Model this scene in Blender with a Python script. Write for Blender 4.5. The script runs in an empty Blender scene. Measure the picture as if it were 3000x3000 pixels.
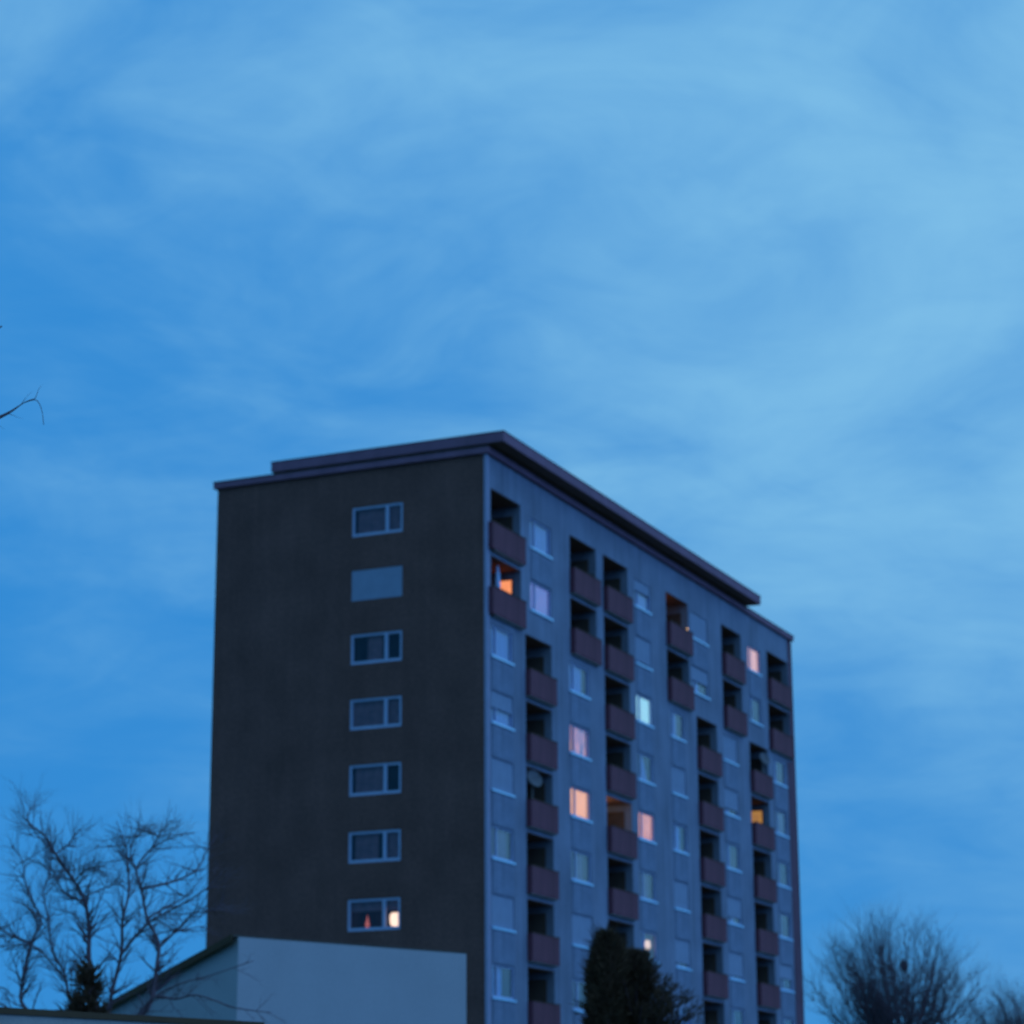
import bpy, math, random
from mathutils import Vector, Matrix
R = math.radians
scene = bpy.context.scene
col = scene.collection

# ------------------------------------------------------------------ camera
CAM = Vector((0.0, 0.0, 1.6))
FPX, TILT, ROLL = 7275.16, 0.2655, -0.0055          # focal length in pixels of a 3000 px wide frame
_c, _s, _cr, _sr = math.cos(TILT), math.sin(TILT), math.cos(ROLL), math.sin(ROLL)
_right, _up, _fwd = Vector((1, 0, 0)), Vector((0, -_s, _c)), Vector((0, _c, _s))
RIGHT, UP, FWD = _cr * _right + _sr * _up, -_sr * _right + _cr * _up, _fwd
camd = bpy.data.cameras.new('camera')
camd.sensor_width = 36.0
camd.lens = 36.0 * FPX / 3000.0
camd.clip_end = 6000.0
camd.dof.use_dof = True                              # the photograph is focused a little short of the tower
camd.dof.focus_distance = 12.0
camd.dof.aperture_fstop = 3.7
cam = bpy.data.objects.new('camera', camd)
cam.matrix_world = Matrix(((RIGHT.x, UP.x, -FWD.x, CAM.x), (RIGHT.y, UP.y, -FWD.y, CAM.y),
                           (RIGHT.z, UP.z, -FWD.z, CAM.z), (0, 0, 0, 1)))
col.objects.link(cam)
scene.camera = cam

def at(px, py, depth):
    """world point seen at a pixel of the 3000 px photograph, at a given distance along +Y"""
    d = RIGHT * ((px - 1500) / FPX) + UP * ((1500 - py) / FPX) + FWD
    return CAM + d * (depth / d.y)

# ------------------------------------------------------------------ sky, light, exposure
SUN_AZ, SUN_EL = R(112), R(2.0)                      # azimuth clockwise from +Y: dusk glow on the right
world = bpy.data.worlds.new('World')
scene.world = world
world.use_nodes = True
wn, wl = world.node_tree.nodes, world.node_tree.links
wn.clear()
def WN(t, **kw):
    n = wn.new(t)
    for k, v in kw.items(): setattr(n, k, v)
    return n
def wmath(op, a, b=None, c=None):
    n = WN('ShaderNodeMath', operation=op)
    for i, v in enumerate((a, b, c)):
        if v is None: continue
        if isinstance(v, (int, float)): n.inputs[i].default_value = v
        else: wl.new(v, n.inputs[i])
    return n.outputs[0]
out = WN('ShaderNodeOutputWorld')
bg = WN('ShaderNodeBackground')
sky = WN('ShaderNodeTexSky', sky_type='NISHITA')
sky.sun_disc = False
sky.sun_elevation = SUN_EL
sky.sun_rotation = SUN_AZ
sky.air_density, sky.dust_density, sky.ozone_density = 1.0, 0.6, 3.0
# blue-hour colour balance of the film
tint = WN('ShaderNodeMix', data_type='RGBA', blend_type='MULTIPLY')
tint.inputs[0].default_value = 1.0
wl.new(sky.outputs[0], tint.inputs[6]); tint.inputs[7].default_value = (0.36, 0.50, 1.0, 1)
even = WN('ShaderNodeMix', data_type='RGBA', blend_type='MIX')   # the overcast evens the clear-sky gradient out
even.inputs[0].default_value = 0.92
wl.new(tint.outputs[2], even.inputs[6]); even.inputs[7].default_value = (0.44, 1.82, 4.0, 1)
tc = WN('ShaderNodeTexCoord')
sep = WN('ShaderNodeSeparateXYZ'); wl.new(tc.outputs['Generated'], sep.inputs[0])
zz = wmath('ADD', wmath('ABSOLUTE', sep.outputs[2]), 0.30)
px_, py_ = wmath('DIVIDE', sep.outputs[0], zz), wmath('DIVIDE', sep.outputs[1], zz)
comb = WN('ShaderNodeCombineXYZ'); wl.new(px_, comb.inputs[0]); wl.new(py_, comb.inputs[1])
def noise(scale, detail, rough, dist, off, stretch=(1, 1, 1), rot=0.0):
    mp = WN('ShaderNodeMapping'); mp.inputs['Location'].default_value = off; mp.inputs['Scale'].default_value = stretch
    mp.inputs['Rotation'].default_value = (0, 0, rot)
    wl.new(comb.outputs[0], mp.inputs[0])
    n = WN('ShaderNodeTexNoise'); n.inputs['Scale'].default_value = scale; n.inputs['Detail'].default_value = detail
    n.inputs['Roughness'].default_value = rough; n.inputs['Distortion'].default_value = dist
    wl.new(mp.outputs[0], n.inputs['Vector']); return n.outputs[0]
n1 = noise(1.15, 3.0, 0.45, 0.35, (4.061, 0.165, 0), (1.0, 0.8, 1), R(20))
n2 = noise(4.2, 6.0, 0.56, 0.7, (1.670, 10.795, 0), (0.8, 1.0, 1), R(-25))
n3 = noise(11.0, 6.0, 0.58, 0.9, (2.3, 9.1, 0), (0.7, 1.0, 1), R(-35))
mix = wmath('ADD', wmath('MULTIPLY', n1, 0.46), wmath('MULTIPLY', n2, 0.42))
mix = wmath('ADD', mix, wmath('MULTIPLY', n3, 0.20))
amp = WN('ShaderNodeMapRange'); wl.new(sep.outputs[2], amp.inputs[0])                         # cloud detail melts together low down
amp.inputs[1].default_value, amp.inputs[2].default_value, amp.inputs[3].default_value, amp.inputs[4].default_value = 0.05, 0.27, 0.30, 1.0
mix = wmath('MULTIPLY_ADD', wmath('SUBTRACT', mix, 0.54), amp.outputs[0], 0.54)
mix = wmath('ADD', mix, wmath('MULTIPLY', wmath('SUBTRACT', wmath('MINIMUM', wmath('ABSOLUTE', sep.outputs[2]), 0.42), 0.22), 0.62))   # the veil thins towards the zenith
mix = wmath('ADD', mix, wmath('MULTIPLY', wmath('MAXIMUM', wmath('MINIMUM', sep.outputs[0], 0.24), -0.24), 0.46))                              # and towards the afterglow
ramp = WN('ShaderNodeMapRange', interpolation_type='SMOOTHSTEP')
wl.new(mix, ramp.inputs[0]); ramp.inputs[1].default_value = 0.40; ramp.inputs[2].default_value = 0.82
cl = WN('ShaderNodeMix', data_type='RGBA', blend_type='MIX')
wl.new(ramp.outputs[0], cl.inputs[0])
cl.inputs[6].default_value = (0.42, 0.76, 0.88, 1)    # thick cloud lets less through
cl.inputs[7].default_value = (2.6, 1.54, 1.08, 1)     # thin bright cloud is paler
fin = WN('ShaderNodeMix', data_type='RGBA', blend_type='MULTIPLY'); fin.inputs[0].default_value = 1.0
wl.new(even.outputs[2], fin.inputs[6]); wl.new(cl.outputs[2], fin.inputs[7])
wl.new(fin.outputs[2], bg.inputs[0])
bg.inputs[1].default_value = 0.13
wl.new(bg.outputs[0], out.inputs[0])

sund = bpy.data.lights.new('sun', 'SUN')
sund.energy, sund.angle, sund.color = 0.55, R(50), (0.06, 0.26, 1.0)   # last afterglow through the cloud
sun = bpy.data.objects.new('sun', sund)
sdir = Vector((math.sin(SUN_AZ) * math.cos(R(12)), math.cos(SUN_AZ) * math.cos(R(12)), math.sin(R(12))))
sun.rotation_euler = sdir.to_track_quat('Z', 'Y').to_euler()
sun.location = (30, -20, 60)
col.objects.link(sun)

scene.view_settings.view_transform = 'Standard'
scene.view_settings.look = 'None'
scene.view_settings.exposure = 0.62
scene.view_settings.gamma = 1.0
scene.render.engine = 'CYCLES'
scene.cycles.use_denoising = True
scene.cycles.max_bounces = 6

# ------------------------------------------------------------------ materials
def mat(name, base, rough=0.9, var=0.0, vscale=1.5, fine=0.0, fscale=30.0, streak=0.0, metal=0.0, bump=0.0, spec=0.25):
    m = bpy.data.materials.new(name); m.use_nodes = True
    N, L = m.node_tree.nodes, m.node_tree.links
    b = N['Principled BSDF']
    b.inputs['Roughness'].default_value = rough; b.inputs['Metallic'].default_value = metal
    b.inputs['Specular IOR Level'].default_value = spec
    b.inputs['Base Color'].default_value = (*base, 1)
    t = N.new('ShaderNodeTexCoord')
    def nz(scale, det, sc=(1, 1, 1)):
        mp = N.new('ShaderNodeMapping'); mp.inputs['Scale'].default_value = sc
        L.new(t.outputs['Object'], mp.inputs[0])
        n = N.new('ShaderNodeTexNoise'); n.inputs['Scale'].default_value = scale; n.inputs['Detail'].default_value = det
        L.new(mp.outputs[0], n.inputs['Vector']); return n.outputs[0]
    layers = []
    if var: layers.append((nz(vscale, 5), var))
    if fine: layers.append((nz(fscale, 3), fine))
    if streak: layers.append((nz(2.2, 4, (1, 1, 0.09)), streak))
    cur = None
    for o, amt in layers:
        mr = N.new('ShaderNodeMapRange'); mr.inputs[1].default_value = 0.3; mr.inputs[2].default_value = 0.7
        mr.inputs[3].default_value = 1 - amt; mr.inputs[4].default_value = 1 + amt
        L.new(o, mr.inputs[0])
        if cur is None: cur = mr.outputs[0]
        else:
            k = N.new('ShaderNodeMath'); k.operation = 'MULTIPLY'; L.new(cur, k.inputs[0]); L.new(mr.outputs[0], k.inputs[1]); cur = k.outputs[0]
    if cur is not None:
        mx = N.new('ShaderNodeVectorMath'); mx.operation = 'SCALE'; mx.inputs[0].default_value = base
        L.new(cur, mx.inputs['Scale']); L.new(mx.outputs[0], b.inputs['Base Color'])
    if bump:
        bp = N.new('ShaderNodeBump'); bp.inputs['Strength'].default_value = bump; bp.inputs['Distance'].default_value = 0.02
        L.new(nz(fscale, 4), bp.inputs['Height']); L.new(bp.outputs[0], b.inputs['Normal'])
    return m

def emis(name, c1, c2, strength=1.0, scale=6.0, contrast=1.0):
    """lit curtain: emission that varies in vertical folds"""
    m = bpy.data.materials.new(name); m.use_nodes = True
    N, L = m.node_tree.nodes, m.node_tree.links; N.clear()
    o = N.new('ShaderNodeOutputMaterial'); e = N.new('ShaderNodeEmission'); e.inputs[1].default_value = strength
    t = N.new('ShaderNodeTexCoord'); mp = N.new('ShaderNodeMapping'); mp.inputs['Scale'].default_value = (1, 1, 0.25)
    L.new(t.outputs['Object'], mp.inputs[0])
    n = N.new('ShaderNodeTexNoise'); n.inputs['Scale'].default_value = scale; n.inputs['Detail'].default_value = 2
    L.new(mp.outputs[0], n.inputs['Vector'])
    r = N.new('ShaderNodeMapRange'); r.inputs[1].default_value = 0.5 - 0.2 / contrast; r.inputs[2].default_value = 0.5 + 0.2 / contrast
    L.new(n.outputs[0], r.inputs[0])
    x = N.new('ShaderNodeMix'); x.data_type = 'RGBA'; x.inputs[6].default_value = (*c1, 1); x.inputs[7].default_value = (*c2, 1)
    L.new(r.outputs[0], x.inputs[0]); L.new(x.outputs[2], e.inputs[0]); L.new(e.outputs[0], o.inputs[0])
    return m

def glass_mat(name, r0):
    m = bpy.data.materials.new(name); m.use_nodes = True
    N, L = m.node_tree.nodes, m.node_tree.links; N.clear()
    o = N.new('ShaderNodeOutputMaterial'); g = N.new('ShaderNodeBsdfGlossy'); g.inputs['Roughness'].default_value = 0.03
    t = N.new('ShaderNodeBsdfTransparent'); t.inputs[0].default_value = (0.80, 0.85, 0.95, 1)
    f = N.new('ShaderNodeLayerWeight'); pw = N.new('ShaderNodeMath'); pw.operation = 'POWER'; pw.inputs[1].default_value = 4.5
    L.new(f.outputs['Facing'], pw.inputs[0]); f.inputs[0].default_value = 0.5
    ma = N.new('ShaderNodeMath'); ma.operation = 'MULTIPLY_ADD'; ma.inputs[1].default_value = 1 - r0; ma.inputs[2].default_value = r0
    L.new(pw.outputs[0], ma.inputs[0])
    x = N.new('ShaderNodeMixShader'); L.new(ma.outputs[0], x.inputs[0]); L.new(t.outputs[0], x.inputs[1]); L.new(g.outputs[0], x.inputs[2])
    L.new(x.outputs[0], o.inputs[0]); return m

M = {
    'plaster': mat('plaster', (0.22, 0.238, 0.325), 0.92, var=0.17, vscale=0.45, fine=0.07, fscale=9, streak=0.15, bump=0.2),
    'spandrel': mat('spandrel_plaster', (0.205, 0.233, 0.33), 0.92, var=0.12, fine=0.06, fscale=9, streak=0.16),
    'trim': mat('white_trim', (0.36, 0.34, 0.48), 0.85, var=0.06),
    'cladding': mat('brown_cladding', (0.175, 0.077, 0.066), 0.8, var=0.16, vscale=0.5, fine=0.14, fscale=7, streak=0.07, bump=0.3),
    'parapet': mat('red_brown_panel', (0.17, 0.053, 0.075), 0.75, var=0.10, vscale=1.2, fine=0.06, streak=0.12),
    'slab': mat('concrete_slab', (0.38, 0.34, 0.33), 0.9, var=0.15, fine=0.1),
    'fascia': mat('roof_fascia', (0.25, 0.12, 0.18), 0.7, var=0.10, vscale=0.9, streak=0.08),
    'roofing': mat('roof_felt', (0.10, 0.08, 0.07), 0.95, var=0.2),
    'soffit': mat('soffit_and_recess_shade', (0.24, 0.12, 0.10), 0.9, var=0.1),  # roof soffit, also the painted shade inside the loggias
    'endpanel': mat('dark_end_panel', (0.16, 0.075, 0.11), 0.8, var=0.12, streak=0.1),
    'frame': mat('white_frame', (0.44, 0.48, 0.68), 0.5, var=0.05),
    'sill': mat('metal_sill', (0.50, 0.72, 1.0), 0.32, var=0.05, metal=1.0),
    'shutter': mat('roller_shutter', (0.31, 0.35, 0.48), 0.7, var=0.06, fine=0.04),
    'net': mat('net_curtain', (0.50, 0.64, 0.95), 0.95, var=0.10, vscale=3),
    'grey': mat('grey_curtain', (0.34, 0.20, 0.26), 0.95, var=0.2, vscale=3),
    'warm': mat('brown_curtain', (0.42, 0.17, 0.13), 0.95, var=0.2, vscale=3),
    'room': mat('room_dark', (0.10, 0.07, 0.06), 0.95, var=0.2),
    'door': mat('dark_door', (0.12, 0.07, 0.05), 0.6),
    'glass': glass_mat('window_glass', 0.14), 'clear': glass_mat('clear_glass', 0.03),
    'house': mat('white_render', (0.42, 0.39, 0.42), 0.92, var=0.05, vscale=0.7, fine=0.03, fscale=12, bump=0.15),
    'darkwood': mat('dark_board', (0.10, 0.055, 0.03), 0.8, var=0.15),
    'bark': mat('bark', (0.17, 0.10, 0.12), 0.95, var=0.2, vscale=4),
    'twig': mat('twig', (0.15, 0.09, 0.11), 0.95, var=0.15, vscale=4),
    'needle': mat('conifer_needle', (0.11, 0.055, 0.03), 0.9, var=0.35, vscale=5),
    'grass': mat('grass_ground', (0.06, 0.07, 0.03), 0.95, var=0.3, vscale=0.3, fine=0.2, fscale=5),
    'asphalt': mat('asphalt', (0.05, 0.05, 0.05), 0.9, var=0.2),
    'dish': mat('dish_paint', (0.15, 0.14, 0.16), 0.6),
    'pot': mat('clay_pot', (0.30, 0.13, 0.08), 0.85),
    'peach': emis('lit_curtain_peach', (1.15, 0.45, 0.17), (1.0, 0.37, 0.13), 1.25),
    'pink': emis('lit_curtain_pink', (0.90, 0.35, 0.20), (0.62, 0.20, 0.14), 1.25, 7.0),
    'stripe': emis('lit_curtain_striped', (0.58, 0.24, 0.27), (0.07, 0.09, 0.22), 1.25, 5.0, 3.0),
    'red': emis('lit_curtain_red', (0.42, 0.10, 0.10), (0.20, 0.06, 0.12), 1.25),
    'mauve': emis('lit_curtain_mauve', (0.19, 0.17, 0.42), (0.11, 0.14, 0.42), 1.0),
    'cyan': emis('lit_curtain_cool', (0.42, 0.72, 0.66), (0.30, 0.62, 0.66), 1.25),
    'rose': emis('lit_curtain_rose', (1.0, 0.47, 0.33), (0.92, 0.42, 0.30), 1.25),
    'orange': emis('lit_door_orange', (0.90, 0.30, 0.13), (0.80, 0.25, 0.11), 0.75),
    'amber': emis('lit_door_amber', (0.36, 0.18, 0.05), (0.28, 0.13, 0.05), 0.75),
    'lamp': emis('lamp_shade_glow', (1.5, 0.95, 0.60), (1.3, 0.8, 0.5), 1.0),
    'candle': emis('paper_star_glow', (0.42, 0.10, 0.07), (0.30, 0.07, 0.07), 1.0),
    'bulb': emis('bulb_glow', (1.3, 0.75, 0.35), (1.2, 0.7, 0.3), 1.0),
}

# ------------------------------------------------------------------ mesh helpers
class MB:
    def __init__(s): s.v, s.f = [], []
    def quad(s, a, b, c, d):
        i = len(s.v); s.v += [tuple(a), tuple(b), tuple(c), tuple(d)]; s.f.append((i, i + 1, i + 2, i + 3)); return s
    def tri(s, a, b, c):
        i = len(s.v); s.v += [tuple(a), tuple(b), tuple(c)]; s.f.append((i, i + 1, i + 2)); return s
    def box(s, x0, x1, y0, y1, z0, z1):
        i = len(s.v)
        s.v += [(x0, y0, z0), (x1, y0, z0), (x1, y1, z0), (x0, y1, z0), (x0, y0, z1), (x1, y0, z1), (x1, y1, z1), (x0, y1, z1)]
        s.f += [(i, i + 3, i + 2, i + 1), (i + 4, i + 5, i + 6, i + 7), (i, i + 1, i + 5, i + 4), (i + 1, i + 2, i + 6, i + 5),
                (i + 2, i + 3, i + 7, i + 6), (i + 3, i, i + 4, i + 7)]
        return s
    def prism(s, poly, z0, z1):
        n = len(poly); i = len(s.v)
        s.v += [(x, y, z0) for x, y in poly] + [(x, y, z1) for x, y in poly]
        s.f.append(tuple(range(i + n - 1, i - 1, -1))); s.f.append(tuple(range(i + n, i + 2 * n)))
        for k in range(n):
            s.f.append((i + k, i + (k + 1) % n, i + n + (k + 1) % n, i + n + k))
        return s
    def lathe(s, prof, seg=16, c=(0, 0, 0)):
        i = len(s.v); n = len(prof)
        for r, z in prof:
            for k in range(seg):
                a = 2 * math.pi * k / seg; s.v.append((c[0] + r * math.cos(a), c[1] + r * math.sin(a), c[2] + z))
        for j in range(n - 1):
            for k in range(seg):
                s.f.append((i + j * seg + k, i + j * seg + (k + 1) % seg, i + (j + 1) * seg + (k + 1) % seg, i + (j + 1) * seg + k))
        return s
    def tube(s, pts, rad, sides=5):
        i = len(s.v); n = len(pts)
        for j, p in enumerate(pts):
            t = (pts[min(j + 1, n - 1)] - pts[max(j - 1, 0)])
            if t.length < 1e-9: t = Vector((0, 0, 1))
            t.normalize()
            a = t.cross(Vector((0.31, 0.95, 0.05))); a.normalize(); b = t.cross(a)
            for k in range(sides):
                an = 2 * math.pi * k / sides
                q = p + (a * math.cos(an) + b * math.sin(an)) * rad[j]; s.v.append((q.x, q.y, q.z))
        for j in range(n - 1):
            for k in range(sides):
                s.f.append((i + j * sides + k, i + j * sides + (k + 1) % sides, i + (j + 1) * sides + (k + 1) % sides, i + (j + 1) * sides + k))
        s.f.append(tuple(range(i + (n - 1) * sides, i + n * sides)))
        return s
    def mesh(s, name, m, smooth=False):
        me = bpy.data.meshes.new(name); me.from_pydata(s.v, [], s.f); me.materials.append(M[m] if isinstance(m, str) else m)
        if smooth: me.polygons.foreach_set('use_smooth', [True] * len(me.polygons))
        me.update(); return me
    def build(s, name, m, parent=None, loc=(0, 0, 0), rz=0.0, smooth=False):
        return inst(name, s.mesh(name, m, smooth), parent, loc, rz)

def inst(name, me, parent=None, loc=(0, 0, 0), rz=0.0):
    o = bpy.data.objects.new(name, me); col.objects.link(o)
    o.parent = parent; o.location = loc; o.rotation_euler = (0, 0, rz); return o

def empty(name, loc=(0, 0, 0), rz=0.0):
    o = bpy.data.objects.new(name, None); col.objects.link(o); o.location = loc; o.rotation_euler = (0, 0, rz); return o

def tag(o, label=None, cat=None, group=None, kind=None):
    for k, v in (('label', label), ('category', cat), ('group', group), ('kind', kind)):
        if v: o[k] = v
    return o

# ------------------------------------------------------------------ ground
g = MB(); S = 2500.0
g.quad((-S, -S, 0), (S, -S, 0), (S, S, 0), (-S, S, 0))
tag(g.build('ground', 'grass'), 'dark winter grass ground around the tower', kind='structure')
r = MB(); r.quad((-200, 4, 0.004), (200, 4, 0.004), (200, 11, 0.004), (-200, 11, 0.004))
tag(r.build('road', 'asphalt'), 'asphalt road in front of the gardens', kind='structure')

# ------------------------------------------------------------------ the tower block
TH = 0.4199
P0 = Vector((-1.0576, 98.9295, 0.0))
W, LEN, ZT, FH = 12.8725, 40.742, 30.998, 2.75
tower = empty('apartment_building', P0, math.pi / 2 - TH)      # local x along the balcony front, y along the gable, facade outward is -y
tag(tower, 'tall apartment block with dark brown gable and pale balcony front', 'building')
NF = 10
TOPW, BOTW = 1.62, 2.92                                         # window head and sill below the wall top
WIN = {'a': (0.42, 2.60), 'b': (4.47, 6.75), 'c': (8.65, 10.92), 'e': (16.72, 18.80), 'f': (21.20, 23.20),
       'g': (24.35, 26.85), 'h': (28.80, 31.00), 'i': (33.20, 35.25), 'j': (36.90, 39.10)}
LOG = {'a': (0.42, 3.48), 'b': (3.90, 6.70), 'c': (8.85, 11.92), 'd': (12.80, 15.88), 'f': (20.92, 24.05),
       'g': (24.92, 27.92), 'h': (29.02, 32.08), 'i': (33.02, 36.06), 'j': (36.38, 40.02)}
TOP2 = {'a': 'L', 'b': 'W', 'c': 'L', 'd': 'L', 'e': 'W', 'f': 'L', 'g': 'W', 'h': 'L', 'i': 'W', 'j': 'L'}
REST = {'a': 'W', 'b': 'L', 'c': 'W', 'd': 'L', 'e': 'W', 'f': 'W', 'g': 'L', 'h': 'W', 'i': 'L', 'j': 'W'}
DEP, WD = 1.35, 0.125                                            # loggia depth, window reveal

def kind_of(c, k): return (TOP2 if k < 2 else REST)[c]
openings, logs, wins = [], [], []
for c in 'abcdefghij':
    for k in range(NF):
        if kind_of(c, k) == 'L':
            first = k == 0 or kind_of(c, k - 1) == 'W'
            x0, x1 = LOG[c]
            zt = ZT - (1.34 if first else 1.46) - FH * k
            zb = ZT - 3.94 - FH * k
            logs.append((c, k, x0, x1, zb, zt)); openings.append((x0, x1, zb, zt, DEP))
        else:
            x0, x1 = WIN[c]
            zb, zt = ZT - BOTW - FH * k, ZT - TOPW - FH * k
            wins.append((c, k, x0, x1, zb, zt)); openings.append((x0, x1, zb, zt, WD))

def skin(openings, X0, X1, Z0, Z1, flip=False):
    """wall face at y=0 with openings cut out, each with its reveal (and a back for loggias)"""
    m = MB()
    xs = sorted({X0, X1} | {o[0] for o in openings} | {o[1] for o in openings})
    zs = sorted({Z0, Z1} | {o[2] for o in openings} | {o[3] for o in openings})
    for j in range(len(zs) - 1):
        zc = (zs[j] + zs[j + 1]) / 2
        row = [o for o in openings if o[2] < zc < o[3]]
        run = None
        for i in range(len(xs) - 1):
            xc = (xs[i] + xs[i + 1]) / 2
            hole = any(o[0] < xc < o[1] for o in row)
            if not hole and run is None: run = xs[i]
            if run is not None and (hole or i == len(xs) - 2):
                e = xs[i] if hole else xs[i + 1]
                m.quad((run, 0, zs[j]), (e, 0, zs[j]), (e, 0, zs[j + 1]), (run, 0, zs[j + 1])); run = None
    for x0, x1, z0, z1, d in openings:
        m.quad((x0, 0, z0), (x0, 0, z1), (x0, d, z1), (x0, d, z0))
        m.quad((x1, 0, z0), (x1, d, z0), (x1, d, z1), (x1, 0, z1))
        m.quad((x0, 0, z1), (x1, 0, z1), (x1, d, z1), (x0, d, z1))
        m.quad((x0, 0, z0), (x0, d, z0), (x1, d, z0), (x1, 0, z0))
        if d > 0.5: m.quad((x0, d, z0), (x1, d, z0), (x1, d, z1), (x0, d, z1))
    return m

skin(openings, 0, LEN, 0, ZT).build('balcony_facade', 'plaster', tower)
# gable: openings in a frame whose x runs left to right as seen (u = W - x)
GU0, GU1 = 6.25, 3.86
gopen = []
for k in range(NF):
    gopen.append((W - GU0, W - GU1, ZT - 2.88 - FH * k, ZT - 1.60 - FH * k, 0.10))
gw = skin(gopen, 0, W, 0, ZT)
gable = gw.build('gable_wall', 'cladding', tower, (0, W, 0), -math.pi / 2)
m = MB(); m.quad((LEN, 0, 0), (LEN, W, 0), (LEN, W, ZT), (LEN, 0, ZT)); m.build('gable_wall', 'cladding', tower)
m = MB(); m.quad((LEN, W, 0), (0, W, 0), (0, W, ZT), (LEN, W, ZT)); m.build('wall', 'plaster', tower)
# pale corner strip and dark end cladding
MB().box(-0.035, 0.20, -0.03, 0.10, 0, ZT - 0.003).build('corner_trim', 'trim', tower)
zz0 = ZT - 6.95
m = MB().box(39.40, LEN + 0.03, -0.03, 0.30, 0, zz0); m.box(40.10, LEN + 0.03, -0.03, 0.30, zz0, ZT - 0.003)
m.build('end_cladding', 'endpanel', tower)
# roof: main slab, set-in attic plinth, raised overhanging slab
m = MB().box(-0.14, LEN + 0.15, -0.15, W + 0.15, ZT + 0.03, ZT + 0.30); rf = m.build('roof_slab', 'fascia', tower)
MB().box(-0.165, LEN + 0.17, -0.175, W + 0.17, ZT + 0.302, ZT + 0.335).build('roof_edge_flashing', 'roofing', rf)
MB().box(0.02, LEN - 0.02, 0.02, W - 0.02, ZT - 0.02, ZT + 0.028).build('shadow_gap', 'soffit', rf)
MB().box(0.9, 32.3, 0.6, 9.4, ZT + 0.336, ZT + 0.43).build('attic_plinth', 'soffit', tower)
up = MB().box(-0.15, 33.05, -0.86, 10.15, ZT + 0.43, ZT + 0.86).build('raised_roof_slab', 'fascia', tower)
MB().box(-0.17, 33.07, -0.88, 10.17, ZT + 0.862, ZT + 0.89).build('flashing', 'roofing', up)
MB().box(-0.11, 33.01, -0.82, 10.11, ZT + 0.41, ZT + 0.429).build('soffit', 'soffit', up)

# ---- windows
cache = {}
def shared(key, fn):
    if key not in cache: cache[key] = fn()
    return cache[key]

def curtain_mesh(x0, x1, z0, z1, m, amp=0.03, top=None, seed=0):
    """hanging sheet with folds; top=(a,b) narrows it at the head"""
    q = MB(); n = max(6, int((x1 - x0) / 0.07)); rnd = random.Random(seed)
    ph = rnd.random() * 6
    for k in range(n + 1):
        t = k / n; x = x0 + (x1 - x0) * t
        xt = x if top is None else top[0] + (top[1] - top[0]) * t
        y = amp * math.sin(t * n * 0.9 + ph) + amp * 0.5 * math.sin(t * n * 0.37 + ph)
        q.v += [(x, y, z0), (xt, y * 0.6, z1)]
    q.f += [(2 * k, 2 * k + 2, 2 * k + 3, 2 * k + 1) for k in range(n)]
    return q.mesh('curtain', m, True)

def slat_mesh(w, h):
    q = MB(); n = max(2, int(h / 0.055)); st = h / n
    for k in range(n):
        z = -k * st
        q.quad((0, 0.012, z), (0, 0, z - st * 0.5), (w, 0, z - st * 0.5), (w, 0.012, z))
        q.quad((0, 0, z - st * 0.5), (0, 0.012, z - st), (w, 0.012, z - st), (w, 0, z - st * 0.5))
    q.box(0, w, -0.012, 0.02, -h - 0.05, -h)
    return q.mesh('shutter', 'shutter')

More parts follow.
